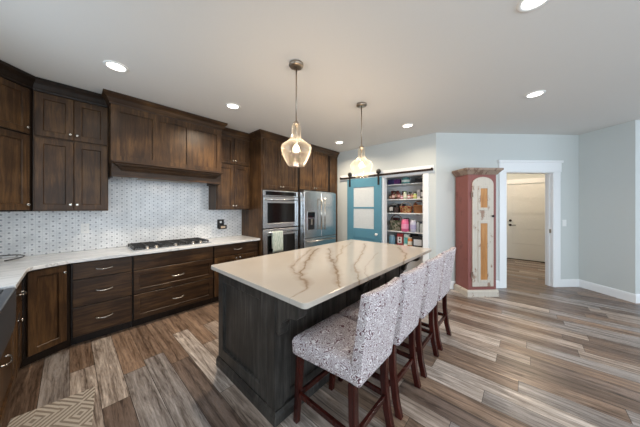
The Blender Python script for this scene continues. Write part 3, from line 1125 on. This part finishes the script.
# ---------------------------------------------------------------- pendants
def pendant(label, x, y):
    t = thing('pendant_lamp', label, 'pendant lamp', (x, y, 0), 0, 'glass pendant lamps over the island')
    m = MB(); m.lathe([(.03, H - .034), (.058, H - .03), (.066, H - .022), (.066, H - .004), (.06, H - .001)], 28); m.build('canopy', M['pewter'], t)
    m = MB(); m.lathe([(.0065, 2.23), (.0065, H - .034)], 12); m.build('rod', M['pewter'], t)
    m = MB(); m.lathe([(.012, 2.245), (.022, 2.235), (.030, 2.222), (.030, 2.215), (.013, 2.212), (.010, 2.10), (.012, 2.06), (.013, 2.035), (.009, 2.030)], 20); m.build('socket', M['pewter'], t)
    pro = [(.031, 2.213), (.040, 2.205), (.042, 2.16), (.043, 2.12), (.048, 2.095), (.062, 2.072), (.088, 2.053), (.115, 2.037), (.133, 2.018), (.140, 1.997), (.138, 1.972), (.127, 1.935), (.110, 1.895), (.090, 1.858), (.077, 1.838), (.070, 1.833)]
    m = MB(); m.lathe(pro, 40, cap=False); m.build('glass_shade', M['seeded'], t)
    m = MB(); m.lathe([(.010, 2.029), (.012, 2.020), (.022, 2.010), (.028, 1.997), (.029, 1.988), (.025, 1.973), (.015, 1.963), (.001, 1.961)], 20); m.build('bulb', M['bulb'], t)
    l = bpy.data.lights.new('pendant_light', 'POINT'); l.energy = 12; l.color = (1, .78, .58); l.shadow_soft_size = .05
    o = bpy.data.objects.new('pendant_light', l); C.objects.link(o); o.parent = t; o.location = (0, 0, 1.99)
    return t


pendant('clear seeded glass pendant lamp hanging nearest the camera over the island', 1.41, 1.575)
pendant('smaller looking glass pendant lamp hanging in front of the teal barn door', 2.523, 1.568)


# ---------------------------------------------------------------- recessed ceiling lights
def can(label, x, y, p=6, col=(1, .88, .74)):
    t = thing('recessed_light', label, 'ceiling light', (x, y, 0), 0, 'recessed ceiling lights')
    m = MB(); m.lathe([(.068, H - .004), (.072, H - .009), (.088, H - .009), (.092, H - .001)], 28, cap=False); m.build('trim_ring', M['white'], t)
    m = MB(); m.lathe([(.001, H - .0035), (.0715, H - .0035)], 28, cap=False); m.build('lens', M['can_light'], t)
    l = bpy.data.lights.new('recessed_light_beam', 'AREA'); l.shape = 'DISK'; l.size = .13; l.energy = p; l.color = col; l.spread = R(150)
    o = bpy.data.objects.new('recessed_light_beam', l); C.objects.link(o); o.parent = t; o.location = (0, 0, H - .012)


can('recessed ceiling light in front of the dark wall cabinets at upper left', .297, 2.86, 3)
can('recessed ceiling light in front of the right end of the range hood', 1.44, 2.845, 26, (1, .84, .64))
can('recessed ceiling light between the second pendant and the pantry wall', 3.684, 1.426, 10, (1, .84, .64))
can('recessed ceiling light over the open floor before the doorway', 3.664, -.076, 9, (1, .95, .88))
can('recessed ceiling light near the far end of the tall brown cabinets', 3.707, 2.828, 20, (1, .84, .64))
can('recessed ceiling light cut by the top edge of the picture', 1.999, -.045)

# ---------------------------------------------------------------- barn door and track
t = thing('barn_door_track', 'dark bronze flat rail mounted above the pantry opening', 'door track', (PX - .05, 3.28, 2.125), -90)
m = MB(); m.box(0, -.004, -.02, 2.06, .004, .02); m.build('rail', M['bronze'], t, .001)
for xx in (.06, .72, 1.25, 1.99):
    m = MB(); m.lathe([(.011, .0045), (.011, .0255)], 12, (xx, 0, 0), 'y'); m.build('standoff', M['bronze'], t)
    m = MB(); m.lathe([(.014, -.0045), (.014, -.011), (.004, -.014)], 8, (xx, 0, 0), 'y', False); m.build('bolt', M['bronze'], t)
for xx in (.02, 2.04):
    m = MB(); m.box(xx - .015, -.025, -.012, xx + .015, -.0045, .03); m.build('end_stop', M['bronze'], t, .003)
BD0, BD1, BDZ = 2.214, 3.067, 2.085
t = thing('barn_door', 'teal sliding barn door with two frosted glass panes and white knob', 'door', (PX - .062, BD1, 0), -90)
w_ = BD1 - BD0
m = MB()
m.box(0, 0, .02, .17, .034, BDZ); m.box(w_ - .17, 0, .02, w_, .034, BDZ)
m.box(.17, 0, 1.895, w_ - .17, .034, BDZ); m.box(.17, 0, .78, w_ - .17, .034, .99); m.box(.17, 0, .02, w_ - .17, .034, .25)
m.box(.17, .010, .25, w_ - .17, .026, .78)
fr = m.build('frame', M['teal'], t, .003)
MB().box(.17, .004, 1.425, w_ - .17, .030, 1.46).build('muntin', M['teal'], t, .002)
for a, b in ((.99, 1.425), (1.46, 1.895)):
    MB().box(.17, .013, a, w_ - .17, .021, b).build('glass_pane', M['frosted'], t)
for xx in (.075, w_ - .06):
    m = MB(); m.box(xx - .022, -.007, 1.92, xx + .022, -.0005, 2.18)
    hg = m.build('hanger', M['black'], t, .002)
    m = MB(); m.lathe([(.012, -.014), (.048, -.014), (.052, -.008), (.052, .004), (.048, .010), (.012, .010)], 24, (xx, 0, 2.198), 'y'); m.build('wheel', M['black'], hg)
    m = MB()
    for zz in (1.95, 2.03): m.lathe([(.010, -.0075), (.010, -.012), (.003, -.014)], 8, (xx, 0, zz), 'y', False)
    m.build('bolt', M['black'], hg)
m = MB(); m.lathe([(.018, 0), (.010, -.006), (.008, -.025), (.026, -.036), (.03, -.047), (.022, -.058), (.001, -.061)], 20, (w_ - .095, 0, .885), 'y'); m.build('knob', M['white'], t)

# ---------------------------------------------------------------- pantry shelves and goods
SH = [.64, .955, 1.335, 1.623, 1.937]
SN = ['lowest', 'fourth from top', 'middle', 'second from top', 'topmost']
for z, lab in zip(SH, ('white pantry shelf holding the spotted tin and blue jar', 'white pantry shelf holding the pink canister', 'white pantry shelf holding the red and tan baskets', 'white pantry shelf holding the row of jars and cans', 'topmost white pantry shelf holding the purple box')):
    m = MB(); m.box(4.60, 1.332, z - .02, 5.018, 2.798, z)
    tag(m.build('pantry_shelf', M['white'], None, .002), lab, 'shelf', 'pantry shelves')


def pm(rgb, rough=.5):
    k = 'p%d_%d_%d' % rgb
    if k not in M: M[k] = plain('pantry_' + k, rgb, rough, 0, .15, 40)
    return M[k]


GX = 4.70


def gbox(name, label, cat, y, z, w_, h, rgb, d=.14, band=None, grp=None):
    t = thing(name, label, cat, (GX - d / 2, y + w_ / 2, z), -90, grp)
    MB().box(0, 0, .0005, w_, d, h).build('body', pm(rgb), t, .006)
    if band:
        MB().box(w_ * .12, -.0025, h * .25, w_ * .88, -.0003, h * .75).build('label_panel', pm(band), t)
    return t


def gjar(name, label, cat, y, z, r, h, rgb, lid=(210, 205, 200), band=None, grp=None, dx=0, lidh=.02):
    t = thing(name, label, cat, (GX - .06 + dx, y, z), 0, grp)
    m = MB(); m.lathe([(r * .85, .0005), (r, .008), (r, h * .78), (r * .8, h - lidh), (r * .78, h - lidh + .001)], 18); m.build('body', pm(rgb, .25), t)
    m = MB(); m.lathe([(r * .82, h - lidh + .0015), (r * .84, h - .004), (r * .78, h)], 18); m.build('lid', pm(lid, .35), t)
    if band:
        m = MB(); m.lathe([(r + .0012, h * .25), (r + .0012, h * .62)], 18, cap=False); m.build('label_band', pm(band), t)
    return t


def gbasket(name, label, y, z, w_, h, rgb, handle, hh, d=.18, rgb2=None):
    t = thing(name, label, 'basket', (GX + .02, y, z))
    tt = NT(name + '_weave')
    v = tt.coords((1, 1, 1), False)
    sp = tt.n('SeparateXYZ'); tt.l(v, sp.inputs[0])
    k = tt.math('SINE', tt.math('MULTIPLY', tt.math('ADD', sp.outputs[1], sp.outputs[0]), 260)); k2 = tt.math('SINE', tt.math('MULTIPLY', sp.outputs[2], 300))
    mk = tt.math('GREATER_THAN', tt.math('MULTIPLY', k, k2), 0)
    base_c = lin(rgb)
    if rgb2:
        base_c = tt.mix(tt.ramp(tt.noise(v, 22, 2), [(.45, (0, 0, 0, 1)), (.52, (1, 1, 1, 1))]), lin(rgb), lin(rgb2))
    mt = tt.set(tt.mix(tt.math('MULTIPLY', mk, .35), base_c, (.03, .02, .015, 1)), .8)
    def ring(s_, zz):
        return [(d / 2 * s_ * math.copysign(abs(math.cos(a)) ** .6, math.cos(a)), w_ / 2 * s_ * math.copysign(abs(math.sin(a)) ** .6, math.sin(a)), zz) for a in [2 * PI * i / 24 for i in range(24)]]
    m = MB(); m.loft([ring(.85, .0005), ring(1.0, h), ring(1.04, h), ring(1.04, h + .01), ring(.92, h + .01), ring(.92, h - .015), ring(.80, .02)], True)
    m.build('body', mt, t)
    if handle:
        m = MB(); m.tube([(0, w_ * .46 * math.cos(PI * i / 12), h + (hh - h) * math.sin(PI * i / 12)) for i in range(13)], .009, 8)
        m.build('handle', pm(handle), t)
    return t


G = 'goods on the top pantry shelf'
z = SH[4] + .0006
gbox('storage_box', 'navy storage box at the left of the top pantry shelf', 'box', 2.14, z, .13, .105, (38, 34, 84), .2, grp=G)
gbox('storage_box', 'purple storage box beside the navy one on the top pantry shelf', 'box', 2.005, z, .12, .10, (84, 34, 96), .2, grp=G)
t = gjar('round_tin', 'round teal tin on the top pantry shelf', 'tin', 1.83, z, .085, .118, (96, 152, 150), (110, 164, 160), (210, 222, 216), G)
gbox('folded_bag', 'small dark bag at the right of the top pantry shelf', 'bag', 1.575, z, .13, .085, (30, 28, 34), .16, grp=G)
G = 'goods on the second pantry shelf'
z = SH[3] + .0006
gjar('spice_jar', 'small dark jar at the left end of the second pantry shelf', 'jar', 2.165, z, .032, .10, (92, 70, 62), (60, 52, 50), (170, 140, 120), G)
for i, (yy, hh, rgb, bd, dx) in enumerate(((2.10, .13, (120, 66, 58), (222, 190, 180), .0), (2.028, .185, (140, 72, 68), (226, 196, 186), .075), (1.975, .145, (92, 44, 42), (206, 150, 140), .0), (2.104, .18, (96, 72, 56), (196, 170, 140), .075))):
    gjar('preserve_jar', ['brown jar with pale pink label on the second pantry shelf', 'tall rosy jar in the back row on the second pantry shelf', 'dark red jar with pink label on the second pantry shelf', 'tall brown jar behind the others on the second pantry shelf'][i], 'jar', yy, z, .033, hh, rgb, (70, 46, 42), bd, G, dx)
gjar('food_can', 'low pink can next to the jars on the second pantry shelf', 'can', 1.915, z, .03, .075, (188, 92, 112), (200, 190, 190), (232, 205, 208), G)
gjar('sauce_bottle', 'tall pale green bottle in the middle of the second pantry shelf', 'bottle', 1.845, z, .034, .16, (196, 204, 180), (70, 110, 70), (226, 226, 206), G)
gjar('food_can', 'red can with white band on the second pantry shelf', 'can', 1.765, z, .033, .10, (166, 56, 52), (190, 190, 190), (228, 220, 214), G)
gjar('food_can', 'brown can right of the red one on the second pantry shelf', 'can', 1.705, z, .026, .105, (130, 78, 60), (180, 170, 160), (206, 160, 140), G)
gjar('food_can', 'yellow green can on the second pantry shelf', 'can', 1.645, z, .032, .115, (178, 196, 104), (206, 206, 196), (222, 206, 150), G)
gbox('cereal_carton', 'tall white carton near the right of the second pantry shelf', 'carton', 1.578, z, .055, .185, (214, 212, 216), .12, (150, 150, 160), G)
gbox('tea_carton', 'black carton at the right end of the second pantry shelf', 'carton', 1.515, z, .06, .17, (32, 32, 38), .12, (190, 190, 196), G)
G = 'goods on the middle pantry shelf'
z = SH[2] + .0006
gbox('snack_bag', 'black bag with white front at the left of the middle pantry shelf', 'bag', 2.145, z, .10, .165, (34, 32, 32), .14, (208, 202, 194), G)
gbox('snack_bag', 'dark brown bag next to the red basket on the middle pantry shelf', 'bag', 2.035, z, .09, .12, (58, 42, 38), .14, None, G)
gbasket('red_basket', 'red and cream basket with arched handle on the middle pantry shelf', 1.855, z, .24, .13, (170, 48, 38), (190, 170, 150), .225, .2, (214, 176, 120))
gbasket('tan_basket', 'tan wicker basket with dark handle at the right of the middle shelf', 1.59, z, .22, .15, (178, 122, 78), (110, 72, 48), .24, .2)
G = 'goods on the fourth pantry shelf'
z = SH[1] + .0006
gbasket('patterned_basket', 'green and cream basket with brown handle left of the pink canister', 2.065, z, .27, .20, (92, 104, 74), (104, 60, 48), .335, .22, (196, 186, 164))
gjar('pink_canister', 'bright pink canister on the pantry shelf beside the patterned basket', 'canister', 1.845, z, .075, .25, (232, 112, 152), (238, 130, 166), (236, 150, 182), G)
gjar('white_bottle', 'white and lavender bottle right of the pink canister', 'bottle', 1.68, z, .06, .24, (206, 204, 222), (232, 232, 238), (176, 170, 206), G)
gjar('steel_flask', 'grey steel flask beside the white bottle on the pantry shelf', 'flask', 1.585, z, .03, .22, (168, 174, 178), (60, 62, 66), None, G)
gjar('clear_canister', 'pale clear canister at the right end of the fourth pantry shelf', 'canister', 1.515, z, .034, .19, (196, 202, 206), (110, 112, 118), None, G)
G = 'goods on the lowest visible pantry shelf'
z = SH[0] + .0006
gjar('glass_jar', 'large blue grey glass jar at the left of the lowest visible shelf', 'jar', 2.13, z, .07, .22, (112, 148, 168), (150, 172, 184), None, G)
t = gbox('spotted_tin', 'red tin with white spotted front on the lowest visible shelf', 'tin', 1.955, z, .12, .26, (150, 42, 48), .14, (226, 220, 216), G)
for i in range(2):
    m = MB(); m.lathe([(.018, -.003), (.018, -.0055), (.001, -.0058)], 14, (.06, 0, .10 + i * .065), 'y'); m.build('spot', pm((60, 40, 44)), t)
gbox('food_packet', 'teal topped white packet behind the spotted tin', 'packet', 1.83, z, .10, .255, (206, 214, 206), .10, (86, 160, 160), G)
gjar('orange_jar', 'orange and cream jar beside the spotted tin', 'jar', 1.745, z, .045, .20, (206, 128, 74), (226, 206, 178), (228, 216, 196), G)
gbox('lunch_bag', 'black lunch bag with pale front at the right of the lowest visible shelf', 'bag', 1.585, z, .20, .235, (24, 24, 26), .18, (202, 204, 210), G)

# added back rows, mostly dark, made up to darken the pantry behind the goods
for (kind, name, lab, cat, y, sh, w_, h, rgb, bd, dx) in (
        ('j', 'preserve_jar', 'added maroon jar standing behind the low pink can', 'jar', 1.93, 3, .035, .17, (98, 44, 46), (196, 150, 140), .13),
        ('j', 'preserve_jar', 'added olive jar behind the pale green bottle', 'jar', 1.79, 3, .036, .15, (104, 100, 62), (190, 180, 140), .13),
        ('j', 'food_can', 'added dark can standing behind the yellow green can', 'can', 1.69, 3, .036, .15, (60, 48, 46), (150, 130, 120), .13),
        ('b', 'added_carton', 'added deep red carton behind the small dark jar', 'carton', 2.17, 3, .09, .19, (110, 44, 42), None, .10),
        ('b', 'snack_bag', 'added dark bag leaning behind the red basket', 'bag', 2.02, 2, .16, .19, (48, 38, 36), None, .16),
        ('b', 'cereal_carton', 'added pale carton behind the black bag on the middle shelf', 'carton', 2.16, 2, .07, .21, (188, 180, 170), None, .12),
        ('b', 'added_carton', 'added orange carton between the red and tan baskets', 'carton', 1.715, 2, .05, .20, (184, 96, 44), None, .14),
        ('b', 'added_carton', 'added maroon carton behind the patterned basket', 'carton', 2.14, 1, .12, .27, (84, 40, 40), None, .16),
        ('b', 'snack_bag', 'added black bag behind the pink canister', 'bag', 1.92, 1, .09, .26, (34, 30, 32), None, .17),
        ('b', 'cereal_carton', 'added navy carton behind the white and lavender bottle', 'carton', 1.66, 1, .15, .20, (52, 56, 84), None, .14),
        ('b', 'added_carton', 'added maroon packet behind the spotted tin', 'packet', 2.04, 0, .07, .25, (92, 34, 40), None, .06),
        ('b', 'snack_bag', 'added dark brown bag behind the orange and cream jar', 'bag', 1.76, 0, .16, .25, (58, 42, 38), None, .14)):
    z = SH[sh] + .0006
    if kind == 'j':
        gjar(name, lab, cat, y, z, w_, h, rgb, (60, 52, 50), bd, None, dx)
    else:
        t = gbox(name, lab, cat, y, z, w_, h, rgb, .09, bd)
        t.location.x += .03 + dx

# ---------------------------------------------------------------- narrow red cabinet
t = thing('painted_cabinet', 'tall narrow oxblood red cabinet with distressed cream arched door', 'cabinet', (4.352, .701, 0), -45)
w_, dp = .475, .315
MB().box(.0, .0, .0, w_, dp, 2.02).build('body', M['oxblood'], t, .004)
m = MB(); m.sweep([(-.001, dp), (-.001, -.001), (w_ + .001, -.001), (w_ + .001, dp)], [(0, .0), (.026, 0), (.026, .085), (.014, .11), (0, .11)])
m.build('plinth', M['cream'], t)
CR = [(0, 1.985), (.010, 1.985), (.02, 2.0), (.055, 2.045), (.068, 2.055), (.068, 2.085), (0, 2.085)]
m = MB(); m.sweep([(-.001, dp), (-.001, -.001), (w_ + .001, -.001), (w_ + .001, dp)], CR); m.box(-.0005, 0, 2.021, w_ + .0005, dp, 2.0845)
m.build('cornice', M['weathered'], t)
# arched door
dx0, dx1, dz0, dzs, dzt = .065, w_ - .055, .165, 1.83, 1.945
def arch(i, y):
    cx = (dx0 + dx1) / 2; hw = (dx1 - dx0) / 2 - i
    p = [(cx - hw, y, dz0 + i), (cx + hw, y, dz0 + i)]
    for k in range(13):
        a = PI * k / 12
        p.append((cx + hw * math.cos(a), y, dzs + (dzt - i - dzs) * math.sin(a)))
    return p
m = MB(); m.loft([arch(0, -.001), arch(0, -.014), arch(.004, -.018)]); dd = m.build('door', M['cream'], t)
cx = (dx0 + dx1) / 2 + .008
for (z0, z1, hw) in ((1.405, 1.80, .10), (.235, 1.235, .10)):
    m = MB()
    a = .042
    m.box(cx - hw, -.028, z0, cx - hw + a, -.0185, z1); m.box(cx + hw - a, -.028, z0, cx + hw, -.0185, z1)
    m.box(cx - hw + a, -.028, z0, cx + hw - a, -.0185, z0 + a); m.box(cx - hw + a, -.028, z1 - a, cx + hw - a, -.0185, z1)
    m.build('panel_frame', M['cream'], dd, .003)
    MB().box(cx - hw + a, -.023, z0 + a, cx + hw - a, -.0185, z1 - a).build('inset_panel', M['honey'], dd)
m = MB(); m.lathe([(.010, -.0185), (.008, -.03), (.019, -.04), (.019, -.048), (.008, -.053)], 16, (dx1 - .028, 0, 1.31), 'y'); m.build('knob', M['black'], dd)
for zz in (.36, 1.66):
    MB().box(dx0 - .022, -.0195, zz - .045, dx0 + .01, -.0185, zz + .045).build('hinge', M['weathered'], dd)

# ---------------------------------------------------------------- small fittings
t = thing('light_switch', 'white rocker light switch on the wall right of the doorway', 'light switch', (at45(2.405)[0], at45(2.405)[1], 1.165), -45)
MB().box(-.038, -.006, -.06, .038, -.0005, .06).build('plate', M['white'], t, .003)
MB().box(-.016, -.010, -.034, .016, -.0062, .034).build('rocker', M['white'], t, .002)


def outlet(label, x, z, mat, slot):
    t = thing('wall_outlet', label, 'outlet', (x, W - .0125, z))
    MB().box(-.037, -.006, -.06, .037, -.0005, .06).build('plate', M[mat], t, .003)
    for zz in (-.024, .024):
        f = MB().box(-.017, -.008, zz - .017, .017, -.0062, zz + .017).build('socket', M[mat], t, .003)
        m = MB(); m.box(-.008, -.0086, zz - .004, -.005, -.0081, zz + .008); m.box(.005, -.0086, zz - .004, .008, -.0081, zz + .008); m.build('slot', M[slot], f)
    return t


outlet('white wall outlet on the tile below the dark four door cabinet', .131, 1.19, 'white', 'black')
t = thing('wall_outlet', 'black wall outlet on the tile right of the cooktop', 'outlet', (1.82, W - .0125, 1.15))
MB().box(-.06, -.008, -.075, .06, -.0005, .085).build('plate', M['black'], t, .003)
MB().box(-.018, -.011, .02, .018, -.0082, .055).build('socket', M['white'], t, .002)
t = thing('plug_adapter', 'black plug adapter with a pale face in the outlet right of the cooktop', 'plug adapter', (1.835, W - .0215, 1.10))
MB().box(-.06, -.05, -.035, .075, -.0005, .035).build('body', M['black'], t, .006)
MB().box(-.035, -.052, -.018, .045, -.0503, .018).build('face', pm((226, 200, 170)), t)

# cord loop on the counter in the corner
m = MB()
pts = [(-.54 + .22 * math.cos(R(a)), 3.90 + .125 * math.sin(R(a)) + .05 * math.cos(R(a)), .9205 + .014 * (1 + math.sin(R(a)))) for a in range(-60, 211, 15)]
m.tube(pts, .005, 8)
tag(m.build('cord', M['black']), 'dark cord looped on the worktop in the left corner', 'cord')

# rug
m = MB(); m.box(0, -.75, .001, .41, 0, .013)
o = m.build('rug', M['rug'], None, .004)
o.location = (.139 - .408, 2.565 + .036, 0); o.rotation_euler = (0, 0, R(-5))
tag(o, 'beige woven rug with raised geometric pattern in the lower left corner', 'rug')

# warm lamp in the hall
t = thing('hall_ceiling_lamp', 'flush ceiling lamp in the hall beyond the doorway', 'ceiling light', (7.1, .1, 0))
m = MB(); m.lathe([(.001, H - .10), (.10, H - .085), (.14, H - .05), (.145, H - .02)], 24); m.build('diffuser', emit('hall_lamp', (1, .8, .55, 1), 4), t)
m = MB(); m.lathe([(.15, H - .0195), (.15, H - .001)], 24); m.build('base', M['pewter'], t)
l = bpy.data.lights.new('hall_light', 'POINT'); l.energy = 42; l.color = (1, .82, .62); l.shadow_soft_size = .12
o = bpy.data.objects.new('hall_light', l); C.objects.link(o); o.parent = t; o.location = (0, 0, H - .2)
